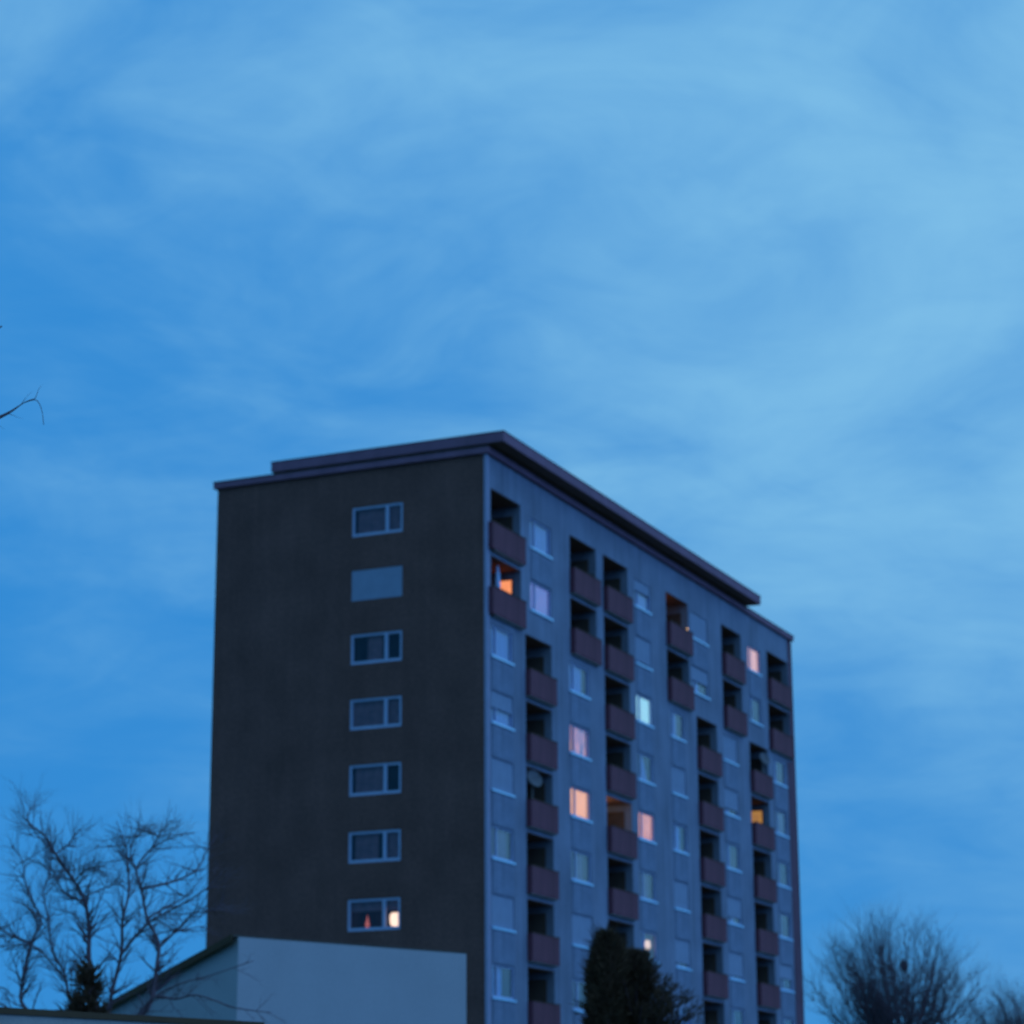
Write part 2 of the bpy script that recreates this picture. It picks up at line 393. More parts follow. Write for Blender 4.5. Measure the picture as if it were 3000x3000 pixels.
def window(parent, loc, rz, w, h, split, depth, st, sill=True, fr=0.075, seed=0, gl='glass'):
    """frame (part) with panes, sill, shutter and curtain as sub-parts; local x along the wall, y inward"""
    xm = w * split
    def fm():
        q = MB(); y0, y1 = depth - 0.07, depth + 0.02
        q.box(0, fr, y0, y1, 0, h); q.box(w - fr, w, y0, y1, 0, h)
        q.box(fr, w - fr, y0, y1, 0, fr * 1.25); q.box(fr, w - fr, y0, y1, h - fr, h)
        q.box(xm - fr * 0.7, xm + fr * 0.7, y0 - 0.004, y1 - 0.004, fr * 1.25, h - fr)
        return q.mesh('window', 'frame')
    o = inst('window', shared(('f', round(w, 2), round(h, 2), split, depth), fm), parent, loc, rz)
    for a, b, key in ((fr, xm - fr * 0.7, 'l'), (xm + fr * 0.7, w - fr, 'r')):
        inst('pane', shared(('p', key, round(w, 2), split, depth, h), lambda: MB().box(a, b, depth - 0.03, depth - 0.018, fr * 1.25, h - fr).mesh('pane', gl)), o)
    if sill:
        inst('sill', shared(('s', round(w, 2)), lambda: MB().box(-0.05, w + 0.05, -0.07, depth - 0.07, -0.075, 0.005).mesh('sill', 'sill')), o)
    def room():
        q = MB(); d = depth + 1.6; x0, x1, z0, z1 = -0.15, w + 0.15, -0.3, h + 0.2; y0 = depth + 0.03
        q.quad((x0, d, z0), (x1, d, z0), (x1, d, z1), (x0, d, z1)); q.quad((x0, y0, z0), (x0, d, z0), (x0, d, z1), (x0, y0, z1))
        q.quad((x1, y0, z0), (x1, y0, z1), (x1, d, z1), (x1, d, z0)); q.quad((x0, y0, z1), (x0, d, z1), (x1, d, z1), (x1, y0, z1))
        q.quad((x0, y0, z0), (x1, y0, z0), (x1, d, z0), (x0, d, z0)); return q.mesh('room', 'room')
    inst('room', shared(('r', round(w, 2), round(h, 2), depth), room), o)
    cy = depth + 0.06
    for c in st.get('cur', ()):
        a, b, mm = c[0] * w, c[1] * w, c[2]
        z0 = (c[3] if len(c) > 3 else 0.0) * h; top = None
        if len(c) > 4: top = (c[4] * w, c[5] * w)
        ob = inst('curtain', curtain_mesh(a, b, z0, h, mm, 0.025, top, seed + int(a * 10)), o, (0, cy, 0))
        if mm not in ('net', 'grey', 'warm'): ob['label'] = 'curtain glowing with room light'
    sh = st.get('shut', 0)
    if sh:
        inst('shutter', shared(('sh', round(w, 2), sh, h), lambda: slat_mesh(w - 0.02, h * sh)), o, (0.01, depth - 0.095, h - 0.002))
    return o

NET = [(0, 1, 'net')]
ST = {
 'a2': dict(cur=NET), 'a3': dict(shut=0.48, cur=NET), 'a4': dict(shut=0.94), 'a5': dict(cur=[(0.0, 0.8, 'grey'), (0.24, 0.42, 'net')]),
 'a6': dict(shut=0.92), 'a7': dict(cur=[(0.2, 0.62, 'net')]), 'a8': dict(shut=0.6, cur=NET), 'a9': dict(cur=NET),
 'b0': dict(cur=NET), 'b1': dict(cur=[(0, 1, 'mauve')]),
 'c2': dict(cur=[(0.0, 0.8, 'net')]), 'c3': dict(cur=[(0.0, 0.26, 'red', 0.45), (0.0, 0.24, 'pink', 0.0), (0.30, 0.95, 'stripe')]), 'c4': dict(cur=[(0, 1, 'peach')]),
 'c5': dict(cur=[(0.25, 0.75, 'grey'), (0.24, 0.3, 'net')]), 'c6': dict(shut=0.98), 'c7': dict(cur=[(0, 0.5, 'grey')]), 'c8': dict(shut=0.5), 'c9': dict(cur=NET),
 'e0': dict(shut=0.36, cur=NET), 'e1': dict(shut=0.84), 'e2': dict(cur=[(0, 1, 'cyan')]), 'e3': dict(cur=[(0.2, 0.8, 'net', 0, 0.25, 0.5)]),
 'e4': dict(cur=[(0, 1, 'pink')]), 'e5': dict(cur=[(0.1, 0.7, 'grey')]), 'e6': dict(cur=[(0, 0.3, 'net')]), 'e7': dict(cur=NET), 'e8': dict(shut=1.0), 'e9': dict(),
 'f2': dict(cur=[(0.02, 0.62, 'net')]), 'f3': dict(shut=0.92), 'f4': dict(cur=[(0.0, 0.7, 'net')]), 'f5': dict(shut=0.99), 'f6': dict(shut=0.78), 'f7': dict(shut=0.3, cur=NET), 'f8': dict(), 'f9': dict(shut=1.0),
 'g0': dict(shut=0.99), 'g1': dict(shut=0.5, cur=[(0.05, 0.6, 'net')]),
 'h2': dict(shut=0.99), 'h3': dict(shut=0.72, cur=[(0.1, 0.6, 'net')]), 'h4': dict(cur=[(0.15, 0.5, 'net')]), 'h5': dict(shut=0.7, cur=[(0.3, 0.7, 'net')]),
 'h6': dict(shut=0.82), 'h7': dict(cur=[(0, 0.5, 'grey')]), 'h8': dict(shut=1.0), 'h9': dict(),
 'i0': dict(cur=[(0, 1, 'rose')]), 'i1': dict(cur=[(0.0, 0.5, 'net', 0.55)]),
 'j2': dict(cur=[(0.0, 0.45, 'net')]), 'j3': dict(cur=[(0.1, 0.9, 'grey')]), 'j4': dict(cur=[(0.0, 0.3, 'grey')]), 'j5': dict(), 'j6': dict(shut=0.5),
 'j7': dict(cur=[(0, 0.5, 'grey')]), 'j8': dict(shut=0.9), 'j9': dict(),
}
for n, (c, k, x0, x1, zb, zt) in enumerate(wins):
    window(tower, (x0, 0, zb), 0, x1 - x0, zt - zb, 0.27, WD, ST.get(c + str(k), {}), seed=n)
byc = {}
for c, k, x0, x1, zb, zt in wins: byc.setdefault(c, {})[k] = (x0, x1, zb, zt)
for c, ks in byc.items():                                       # spandrel panels between windows of one column
    for k, (x0, x1, zb, zt) in ks.items():
        if k + 1 in ks:
            w, h = x1 - x0, zb - 0.075 - ks[k + 1][3]
            inst('spandrel_panel', shared(('sp', c), lambda: MB().box(0.03, w - 0.03, -0.028, -0.002, 0.05, h - 0.03).mesh('spandrel_panel', 'spandrel')), tower, (x0, 0, ks[k + 1][3]))
GST = [dict(cur=[(0.08, 1, 'warm')]), dict(shut=0.98), dict(cur=[(0.3, 0.6, 'warm')]), dict(cur=[(0.0, 1.0, 'warm')]), dict(cur=[(0.1, 0.7, 'warm')]),
       dict(cur=[(0.1, 0.55, 'warm'), (0.7, 1.0, 'warm')]), dict(cur=[(0.0, 1.0, 'warm', 0.62)]), dict(shut=0.4), dict(), dict(cur=[(0, 1, 'net')])]
gwin = []
for k, (x0, x1, zb, zt, d) in enumerate(gopen):
    # gable frame: building-space origin at (0, W - x0)
    gwin.append(window(tower, (0, W - x0, zb), -math.pi / 2, x1 - x0, zt - zb, 0.69, 0.10, GST[k], sill=False, fr=0.10, seed=50 + k, gl='clear'))

# ---- loggias: parapet (part) with slab, rail, inner door
LITDOOR = {('a', 1): 'orange', ('i', 3): 'amber'}
for c, k, x0, x1, zb, zt in logs:
    w = x1 - x0
    ztop, zbot = ZT - 2.87 - FH * k, ZT - 4.0 - FH * k
    H = ztop - zbot; PJ = 0.24
    lo = -0.30 if c == 'a' else 0.02                     # the corner balcony starts at the building edge
    def pm():
        q = MB(); t = 0.05; a, b = -0.02 if c != 'a' else lo, w + 0.02
        q.box(a, b, -PJ, -PJ + t, 0.0, H); q.box(a, a + t, -PJ + t, -0.004, 0.0, H); q.box(b - t, b, -PJ + t, -0.004, 0.0, H)
        return q.mesh('balcony_parapet', 'parapet')
    pr = inst('balcony_parapet', shared(('par', c), pm), tower, (x0, 0, zbot))
    def rm():
        q = MB(); a, b = (-0.04 if c != 'a' else lo - 0.02), w + 0.04
        q.box(a, b, -PJ - 0.02, -PJ + 0.07, H + 0.002, H + 0.035); return q.mesh('rail', 'darkwood')
    inst('rail', shared(('rail', c), rm), pr)
    inst('slab', shared(('slab', c), lambda: MB().box(0.04, w - 0.04, -PJ + 0.056, -0.003, -0.045, 0.062).mesh('slab', 'slab')), pr)
    def lm():  # added dark lining: recess shade painted onto ceiling and back wall
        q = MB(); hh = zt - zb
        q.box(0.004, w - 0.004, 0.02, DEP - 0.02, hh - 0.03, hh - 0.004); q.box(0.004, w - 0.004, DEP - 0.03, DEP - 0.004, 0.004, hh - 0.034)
        return q.mesh('loggia_shade_lining', 'soffit')
    inst('loggia_shade_lining', shared(('lin', c, round(zt - zb, 2)), lm), tower, (x0, 0, zb))
    # glazed door in the right-hand side wall of the loggia
    dh = (ZT - 1.78 - FH * k) - zb
    dl = LITDOOR.get((c, k))
    def dm():
        q = MB(); x = w - 0.05; f = 0.06; y0, y1 = 0.36, 1.12 if dl else 1.28
        q.box(x, x + 0.046, y0, y0 + f, 0.003, dh); q.box(x, x + 0.046, y1 - f, y1, 0.003, dh)
        q.box(x, x + 0.046, y0 + f, y1 - f, dh - f, dh); q.box(x, x + 0.046, y0 + f, y1 - f, 0.003, 0.5)
        return q.mesh('balcony_door', 'door')
    dr = inst('balcony_door', shared(('door', c, dl), dm), tower, (x0, 0, zb))
    key = ('dpane', c, dl)
    def dp():
        q = MB().box(w - 0.036, w - 0.012, 0.42, 1.06 if dl else 1.22, 0.5, dh - 0.06); return q.mesh('pane', dl if dl else 'room')
    pn = inst('pane', shared(key, dp), dr)
    if dl: dr['label'] = 'balcony door glowing ' + dl

# ---- things on and in the tower
def local(x, y, z): return P0 + Vector((math.sin(TH), math.cos(TH), 0)) * x + Vector((-math.cos(TH), math.sin(TH), 0)) * y + Vector((0, 0, z))
RZ = math.pi / 2 - TH
def dish(loc, rad, label):
    d = empty('satellite_dish', loc, RZ); tag(d, label, 'satellite dish', 'satellite dishes on the balconies')
    prof = [(rad * t, 0.22 * rad * t * t) for t in (0.02, 0.3, 0.6, 0.85, 1.0)]
    b = MB().lathe(prof, 20)
    bowl = b.build('bowl', 'dish', d, (0, 0, 2.03), smooth=True); bowl.rotation_euler = (R(68), 0, R(-25))
    MB().tube([Vector((0, 0.05, 0.005)), Vector((0, 0.05, 2.03))], [0.022, 0.022], 6).build('mast', 'slab', d)
    a = MB().tube([Vector((0, 0, 0)), Vector((0.0, -0.05, rad * 0.9))], [0.012, 0.012], 5).build('feed_arm', 'slab', bowl)
    MB().box(-0.03, 0.03, -0.08, -0.02, rad * 0.85, rad * 1.0).build('receiver', 'dish', bowl)
    return d
dish(local(4.78, 0.06, ZT - 3.94 - FH * 4), 0.40, 'round grey satellite dish on the second balcony column, halfway down')
dish(local(35.60, 0.08, ZT - 3.94 - FH * 2), 0.36, 'grey satellite dish on the topmost balcony of the farthest balcony column')
# folded pale parasol on the corner balcony
ps = empty('parasol', local(1.75, 0.30, ZT - 3.94 - FH), RZ); tag(ps, 'pale folded parasol standing on the corner balcony with the orange door', 'parasol')
MB().lathe([(0.0, 2.38), (0.05, 2.30), (0.10, 1.9), (0.13, 1.45), (0.09, 1.2), (0.02, 1.15)], 10).build('canopy', 'net', ps, smooth=True)
MB().tube([Vector((0, 0, 0.05)), Vector((0, 0, 2.3))], [0.02, 0.02], 6).build('pole', 'slab', ps)
MB().lathe([(0.0, 0.06), (0.2, 0.06), (0.22, 0.0), (0.0, 0.0)], 12).build('base', 'slab', ps)
# plant at the end of a parapet
rnd = random.Random(3)
pl = empty('potted_plant', local(11.45, 0.10, ZT - 3.94 + 0.0), RZ); tag(pl, 'dark potted plant rising above a top floor balcony parapet', 'plant')
MB().lathe([(0.0, 0.0), (0.13, 0.0), (0.17, 0.32), (0.14, 0.32), (0.0, 0.28)], 12).build('pot', 'pot', pl)
q = MB()
for n in range(160):
    a, t = rnd.uniform(0, 6.28), rnd.random() ** 0.6
    p = Vector((0.20 * t * math.cos(a), 0.20 * t * math.sin(a), 0.5 + rnd.random() * 0.85)); d = Vector((rnd.uniform(-1, 1), rnd.uniform(-1, 1), rnd.uniform(0.2, 1))).normalized() * 0.11
    sd = d.cross(Vector((0.3, 0.5, 0.8))).normalized() * 0.03
    q.tri(p - sd, p + sd, p + d)
q.tube([Vector((0, 0, 0.25)), Vector((0.01, 0, 0.8)), Vector((0.03, 0.01, 1.2))], [0.015, 0.012, 0.005], 5)
q.build('foliage', 'needle', pl)
# wall lamp lighting one loggia of the fourth balcony column
def wall_lamp(x, y, z, label, energy, colour):
    e = empty('wall_lamp', local(x, y, z), RZ); tag(e, label, 'lamp', 'balcony lamps')
    MB().lathe([(0.0, -0.07), (0.05, -0.05), (0.07, 0.0), (0.05, 0.05), (0.0, 0.07)], 12).build('globe', 'bulb', e, smooth=True)
    MB().box(-0.03, 0.03, 0.075, 0.11, -0.03, 0.03).build('bracket', 'frame', e)
    ld = bpy.data.lights.new('bulb_light', 'POINT'); ld.energy = energy; ld.color = colour; ld.shadow_soft_size = 0.08
    lo = bpy.data.objects.new('bulb_light', ld); col.objects.link(lo); lo.parent = e; lo.location = (0, -0.15, 0)
wall_lamp(13.6, 1.23, ZT - 1.95 - FH * 4, 'balcony lamp behind the warmly lit balcony in the middle of the front', 16.0, (1.0, 0.72, 0.42))
wall_lamp(21.6, 1.23, ZT - 2.2, 'balcony lamp on the dimly lit top balcony towards the far end', 4.0, (1.0, 0.55, 0.22))
fl = empty('lantern', local(23.5, -0.15, ZT - 2.83), RZ); tag(fl, 'tiny lit lantern on the parapet of the dimly lit top balcony', 'lantern')
MB().lathe([(0.0, 0.0), (0.05, 0.0), (0.05, 0.02), (0.0, 0.02)], 8).build('base', 'door', fl)
MB().lathe([(0.035, 0.022), (0.042, 0.07), (0.03, 0.12), (0.0, 0.13)], 8).build('glass', 'bulb', fl)
# lamps in windows
gb = gopen[6]
def table_lamp(x, y, z, hh, rz, label, sh=1.0, stem=0.14):
    t = empty('table_lamp', local(x, y, z), rz); tag(t, label, 'lamp')
    MB().lathe([(0.0, 0.0), (0.09, 0.0), (0.08, 0.03), (0.02, 0.05), (0.02, stem)], 12).build('base', 'door', t)
    MB().lathe([(0.02, stem), (0.19 * sh, stem + 0.03), (0.235 * sh, stem + 0.16), (0.235 * sh, hh - 0.12), (0.17 * sh, hh - 0.02), (0.02, hh)], 18).build('shade', 'lamp', t, smooth=True)
table_lamp(0.42, 4.27, gb[2] + 0.02, 0.70, RZ, 'glowing oval table lamp in the lowest gable window')
st = empty('paper_star', local(0.36, 5.52, gb[2] + 0.10), RZ); tag(st, 'dim red glowing ornament in the left pane of the lowest gable window', 'ornament')
MB().lathe([(0.0, 0.0), (0.06, 0.06), (0.10, 0.20), (0.05, 0.34), (0.015, 0.52), (0.0, 0.60)], 8).build('shade', 'candle', st, smooth=True)
MB().lathe([(0.0, -0.10), (0.05, -0.10), (0.05, -0.08), (0.015, -0.06), (0.015, 0.0)], 8).build('stand', 'frame', st)
zb6 = ZT - BOTW - FH * 6
table_lamp(18.42, 0.33, zb6 + 0.05, 0.95, RZ, 'small glowing lamp in a front window above the conifers', 0.55, 0.52)

# ------------------------------------------------------------------ white house in front
HC = Vector((-6.05, 55.0, 0.0)); HE = Vector((0.7443, 0.6679, 0)); HQ = Vector((-0.6679, 0.7443, 0))
hz = 6.93
house = empty('white_house', HC, math.atan2(HE.y, HE.x))
tag(house, 'plain white rendered house with pitched roof in front of the tower', 'house')
FL, DPT, SL = 6.6, 10.0, 1.19 / 4.87
zb_ = hz - SL * DPT
m = MB(); m.quad((0, 0, 0), (FL, 0, 0), (FL, 0, hz), (0, 0, hz)); m.build('wall', 'house', house)
m = MB(); m.quad((0, DPT, 0), (0, 0, 0), (0, 0, hz), (0, DPT, zb_)); m.build('wall', 'house', house)
m = MB(); m.quad((FL, 0, 0), (FL, DPT, 0), (FL, DPT, zb_), (FL, 0, hz)); m.build('wall', 'house', house)
m = MB(); m.quad((FL, DPT, 0), (0, DPT, 0), (0, DPT, zb_), (FL, DPT, zb_)); m.build('wall', 'house', house)
def slope_box(x0, x1, y0, y1, a, b):
    q = MB(); f = lambda y: hz - SL * y
    q.v += [(x0, y0, f(y0) + a), (x1, y0, f(y0) + a), (x1, y1, f(y1) + a), (x0, y1, f(y1) + a), (x0, y0, f(y0) + b), (x1, y0, f(y0) + b), (x1, y1, f(y1) + b), (x0, y1, f(y1) + b)]
    q.f += [(0, 3, 2, 1), (4, 5, 6, 7), (0, 1, 5, 4), (1, 2, 6, 5), (2, 3, 7, 6), (3, 0, 4, 7)]; return q
rfh = slope_box(-0.14, FL + 0.02, 0.02, DPT + 0.3, 0.004, 0.05).build('roof', 'roofing', house)
slope_box(-0.165, -0.142, 0.02, DPT + 0.3, -0.10, 0.06).build('verge_board', 'darkwood', rfh)
MB().box(2.2, 3.1, -0.04, 0.02, 0.01, 2.1).build('door', 'darkwood', house)

# ------------------------------------------------------------------ low flat-roofed garage, bottom left
ga, gb_ = at(-260, 2936, 26.0), at(760, 3022, 29.5)
gd = Vector((gb_.x - ga.x, gb_.y - ga.y, 0)); gl = gd.length
gh = ga.z
gar = empty('garage', (ga.x, ga.y, 0), math.atan2(gd.y, gd.x)); tag(gar, 'low flat-roofed garage with dark roof edge at the bottom left', 'garage')
MB().box(0.1, gl - 0.1, 0.15, 3.0, 0, gh - 0.20).build('wall', 'house', gar)
rg = MB().box(-0.05, gl + 0.02, 0.0, 3.2, gh - 0.20, gh - 0.07).build('roof', 'slab', gar)
MB().box(-0.08, gl + 0.05, -0.03, 3.23, gh - 0.068, gh).build('edge_board', 'darkwood', rg)
MB().box(0.0, gl, -0.012, 0.02, gh - 0.29, gh - 0.203).build('gutter', 'darkwood', rg)
dg = MB().box(1.0, 2.4, 0.11, 0.148, 0.01, 2.1).build('door', 'frame', gar)
MB().box(1.65, 1.75, 0.08, 0.108, 1.0, 1.03).build('handle', 'door', dg)

# ------------------------------------------------------------------ trees
def smooth_path(pts, n=4):
    out = []
    P = [pts[0]] + pts + [pts[-1]]
    for i in range(1, len(P) - 2):
        for k in range(n):
            t = k / n; a, b, c, d = P[i - 1], P[i], P[i + 1], P[i + 2]
            out.append(0.5 * ((2 * b) + (c - a) * t + (2 * a - 5 * b + 4 * c - d) * t * t + (3 * b - a - 3 * c + d) * t ** 3))
    out.append(pts[-1]); return out

def twig(mb, p, d, length, rad, rnd, lift, depth):
    n = 5; pts, rr = [p], [rad]
    for k in range(n):
        d = (d + Vector((rnd.uniform(-1, 1), rnd.uniform(-1, 1), rnd.uniform(-1, 1))) * 0.20 + Vector((0, 0, lift))).normalized()
        pts.append(pts[-1] + d * (length / n)); rr.append(rad * (1 - 0.85 * (k + 1) / n))
    mb.tube(pts, rr, 4 if rad > 0.008 else 3)
    if depth > 0:
        for j in range(rnd.randint(2, 4)):
            k = rnd.randint(1, n - 1)
            t = (pts[k + 1] - pts[k]).normalized()
            sd = t.cross(Vector((rnd.uniform(-1, 1), rnd.uniform(-1, 1), rnd.uniform(-1, 1)))).normalized()
            twig(mb, pts[k], (t * 0.75 + sd * 0.7).normalized(), length * rnd.uniform(0.35, 0.65), rr[k] * 0.7, rnd, lift, depth - 1)

def limb(mb_l, mb_t, pts, r0, r1, rnd, ntw, tl, lift=0.06, depth=1, start=0.25, tmin=0.006):
    path = smooth_path(pts, 4); n = len(path)
    rad = [r0 + (r1 - r0) * (i / (n - 1)) ** 0.8 for i in range(n)]
    mb_l.tube(path, rad, 6)
    for j in range(ntw):
        u = start + (1 - start) * rnd.random(); i = min(int(u * (n - 1)), n - 2)
        t = (path[i + 1] - path[i]).normalized()
        sd = t.cross(Vector((rnd.uniform(-1, 1), rnd.uniform(-1, 1), rnd.uniform(-1, 1)))).normalized()
        twig(mb_t, path[i], (t * 0.8 + sd * 0.75).normalized(), tl * rnd.uniform(0.5, 1.1), max(tmin, rad[i] * 0.5), rnd, lift, depth)

# bare tree, bottom left (limb courses in pixels of the photograph, spread in depth round the trunk)
rnd = random.Random(11)
TD = 42.0
base = at(330, 3200, TD)
lt = empty('bare_tree', (base.x, base.y, 0)); tag(lt, 'wide bare garden tree with crooked limbs left of the tower', 'tree', 'bare trees')
LT = Vector((base.x, base.y, 0))
def P(zx, zy, dd): return at(zx * 0.36232, 2300 + zy * 0.36232, TD + dd) - LT
fork = P(850, 2250, 0)
trunk, twigs = MB(), MB()
trunk.tube(smooth_path([Vector((0, 0, 0)), Vector((0.05, 0.02, 0.8)), fork]), [0.19, 0.18, 0.17, 0.165, 0.16, 0.155, 0.15, 0.145, 0.14], 9)
LIMBS = [
 ([(760, 1700, .1), (720, 1400, .2), (720, 1200, .3), (690, 950, .3), (600, 780, .2), (450, 560, .1), (370, 420, 0), (240, 310, -.1), (230, 230, -.1), (280, 160, 0)], .045, .006, 30, .55),
 ([(900, 1700, -.2), (980, 1370, -.3), (990, 1100, -.4), (1040, 870, -.4), (1030, 600, -.4), (1010, 480, -.5), (940, 290, -.5)], .036, .006, 22, .5),
 ([(1220, 1750, -.1), (1270, 1450, 0), (1280, 1270, .1), (1190, 1080, .2), (1140, 820, .2), (1100, 680, .3), (1230, 510, .4), (1400, 420, .4), (1580, 385, .5)], .040, .005, 20, .5),
 ([(1100, 680, .3), (1055, 590, .2), (1080, 420, .1), (1145, 330, .1)], .020, .006, 10, .45),
 ([(1230, 510, .4), (1280, 410, .3), (1390, 280, .3)], .016, .005, 6, .35),
 ([(970, 1385, -.3), (1090, 1230, -.5), (1220, 1100, -.6), (1480, 960, -.8), (1650, 850, -.9), (1800, 700, -1)], .026, .006, 9, .5),
 ([(1140, 840, .2), (1400, 780, .4), (1580, 690, .6), (1680, 520, .8), (1760, 400, .9)], .022, .006, 9, .45),
 ([(1280, 1320, .1), (1480, 1120, 0), (1560, 1040, -.1), (1680, 1020, -.2), (1800, 960, -.2)], .022, .006, 8, .45),
 ([(1190, 1080, .2), (1300, 1010, .4), (1500, 900, .6), (1640, 740, .7)], .018, .005, 7, .4),
 ([(1300, 1270, .1), (1450, 1180, .3), (1660, 1140, .5)], .014, .005, 5, .4),
 ([(200, 1800, .3), (180, 1600, .4), (250, 1280, .5), (330, 1110, .6), (260, 930, .6), (195, 750, .7), (185, 620, .8), (90, 490, .9)], .032, .006, 22, .5),
 ([(250, 1280, .5), (120, 1230, .7), (0, 1160, .9), (-150, 1030, 1.1)], .026, .008, 8, .5),
 ([(560, 1700, -.3), (520, 1520, -.4), (430, 1350, -.5), (390, 1100, -.6), (350, 850, -.6), (410, 740, -.6)], .026, .006, 26, .5),
 ([(520, 1560, -.4), (330, 1340, -.2), (200, 1290, .1), (40, 1330, .4)], .016, .005, 8, .4),
 ([(690, 950, .3), (520, 870, .1), (430, 700, -.1), (360, 600, -.2)], .018, .005, 14, .45),
 ([(690, 900, .3), (850, 830, .6), (1000, 770, .8)], .016, .005, 8, .4),
 ([(600, 780, .2), (700, 680, 0), (860, 660, -.2)], .016, .005, 14, .45),
 ([(450, 560, .1), (560, 470, .3), (640, 350, .4)], .014, .005, 9, .45),
 ([(720, 1200, .3), (600, 1050, .6), (480, 1010, .8)], .014, .005, 8, .4),
 ([(-100, 1700, 0), (30, 1640, .2), (130, 1760, .2)], .018, .006, 7, .4),
 ([(1120, 1950, -.8), (1240, 1720, -1.0), (1420, 1730, -1.2), (1600, 1700, -1.4), (1900, 1800, -1.6), (2200, 1840, -1.8)], .026, .005, 9, .4),
 ([(1240, 1720, -1.0), (1480, 1600, -1.2), (1700, 1540, -1.4), (2050, 1420, -1.5)], .018, .005, 7, .4),
]
for pts, r0, r1, nt, tl in LIMBS:
    q = [P(*p) for p in pts]
    if pts[0][1] >= 1690: q = [fork + Vector((0, 0, -0.1)), (fork + q[0]) / 2 + Vector((0, pts[0][2] * 0.3, 0))] + q; r0 *= 1.25
    limb(trunk, twigs, q, r0 * 1.12, r1 * 1.2, rnd, int(nt * 2.4), tl * 1.3, 0.05, 2, 0.2)
for n in range(60):                                             # long arching side branches that tangle the crown
    pts = [P(*p) for p in LIMBS[rnd.randrange(16)][0]]; i = rnd.randrange(1, len(pts) - 1)
    a = rnd.uniform(0, 6.283); d = Vector((math.cos(a), 0.8 * math.sin(a), rnd.uniform(-0.1, 0.7))).normalized()
    twig(twigs, pts[i], d, rnd.uniform(0.5, 1.15), 0.011, rnd, rnd.uniform(-0.04, 0.10), 2)
trunk.build('trunk', 'bark', lt, smooth=True); tag(twigs.build('twigs', 'twig', lt), kind='stuff')

# bare vase-shaped tree right of the tower, and its neighbour at the frame edge
def vase_tree(px, depth, stems, label, seed, dome, trunk_top, nt, tl, rmul=1.0, tmin=0.007):
    rnd = random.Random(seed)
    b = at(px, 3200, depth); root = empty('bare_tree', (b.x, b.y, 0)); tag(root, label, 'tree', 'bare trees')
    o = Vector((b.x, b.y, 0)); sc = depth / FPX
    cx, cy, rx, ry = dome
    top = at(px, trunk_top, depth) - o
    tr, tw = MB(), MB()
    tr.tube(smooth_path([Vector((0, 0, 0)), top * 0.5 + Vector((0.1, 0, 0)), top]), [0.30, 0.28, 0.27, 0.26, 0.25, 0.25, 0.25, 0.24, 0.24], 10)
    for n in range(stems):
        a = rnd.uniform(0, 2 * math.pi); f = math.sqrt((n + 0.5) / stems); el = math.acos(min(0.999, f * 0.98))
        dx, dy, dz = math.cos(a) * math.cos(el), math.sin(a) * math.cos(el), math.sin(el)
        k = rnd.uniform(0.85, 1.02)
        c = at(cx, cy, depth) - o
        end = c + Vector((dx * rx * sc, dy * rx * sc, dz * ry * sc)) * k
        mid = top.lerp(end, 0.5) + Vector((dx, dy, 0)) * 0.10 * rx * sc - Vector((0, 0, 0.02 * ry * sc))
        q1 = top.lerp(mid, 0.5) + Vector((rnd.uniform(-1, 1), rnd.uniform(-1, 1), 0)) * 0.12
        limb(tr, tw, [top, q1, mid + Vector((rnd.uniform(-1, 1), rnd.uniform(-1, 1), 0)) * 0.15, mid.lerp(end, 0.55) + Vector((rnd.uniform(-1, 1), rnd.uniform(-1, 1), 0)) * 0.12, end], 0.06 * rmul, 0.008, rnd, nt, tl, 0.13, 2, 0.3, tmin)
    tr.build('trunk', 'bark', root, smooth=True); tag(tw.build('twigs', 'twig', root), kind='stuff'); return root
vase_tree(2640, 100, 56, 'broad bare tree with upright fanning branches right of the tower', 5, (2640, 3010, 290, 325), 3120, 26, 1.5)
vase_tree(3010, 92, 34, 'low bare bushy tree cut by the right frame edge', 8, (3030, 3060, 230, 160), 3150, 24, 1.1, 0.8)
# dark nest clump in the right tree
rnd = random.Random(21)
nc = at(2648, 2828, 99.6); nst = MB()
for n in range(150):
    d = Vector((rnd.gauss(0, 1), rnd.gauss(0, 1), rnd.gauss(0, 1))).normalized(); p = d * 0.15 * rnd.random() ** 0.4
    t = d.cross(Vector((rnd.uniform(-1, 1), rnd.uniform(-1, 1), rnd.uniform(-1, 1)))).normalized() * 0.12
    p = Vector((p.x, p.y, p.z * 1.5)); nst.tube([p - t, p + d * 0.01, p + t], [0.008] * 3, 3)
tag(nst.build('bird_nest', 'bark', None, nc), 'dark twig nest lodged in the bare tree right of the tower', 'nest')

# conifers
def sprays(mb, centre_fn, n, rnd, ln, wd, up):
    for i in range(n):
        p, o = centre_fn(rnd)
        d = (o + Vector((rnd.uniform(-.5, .5), rnd.uniform(-.5, .5), rnd.uniform(-.4, .4))) + Vector((0, 0, up))).normalized() * ln * rnd.uniform(0.6, 1.3)
        s = d.cross(Vector((rnd.uniform(-1, 1), rnd.uniform(-1, 1), rnd.uniform(-1, 1)))).normalized() * wd
        mb.tri(p - s, p + s, p + d); mb.quad(p + d * 0.15 - s * 1.5, p + d * 0.3 - s * 0.3, p + d * 0.45 + s * 1.3, p + d * 0.25 + s * 0.4)

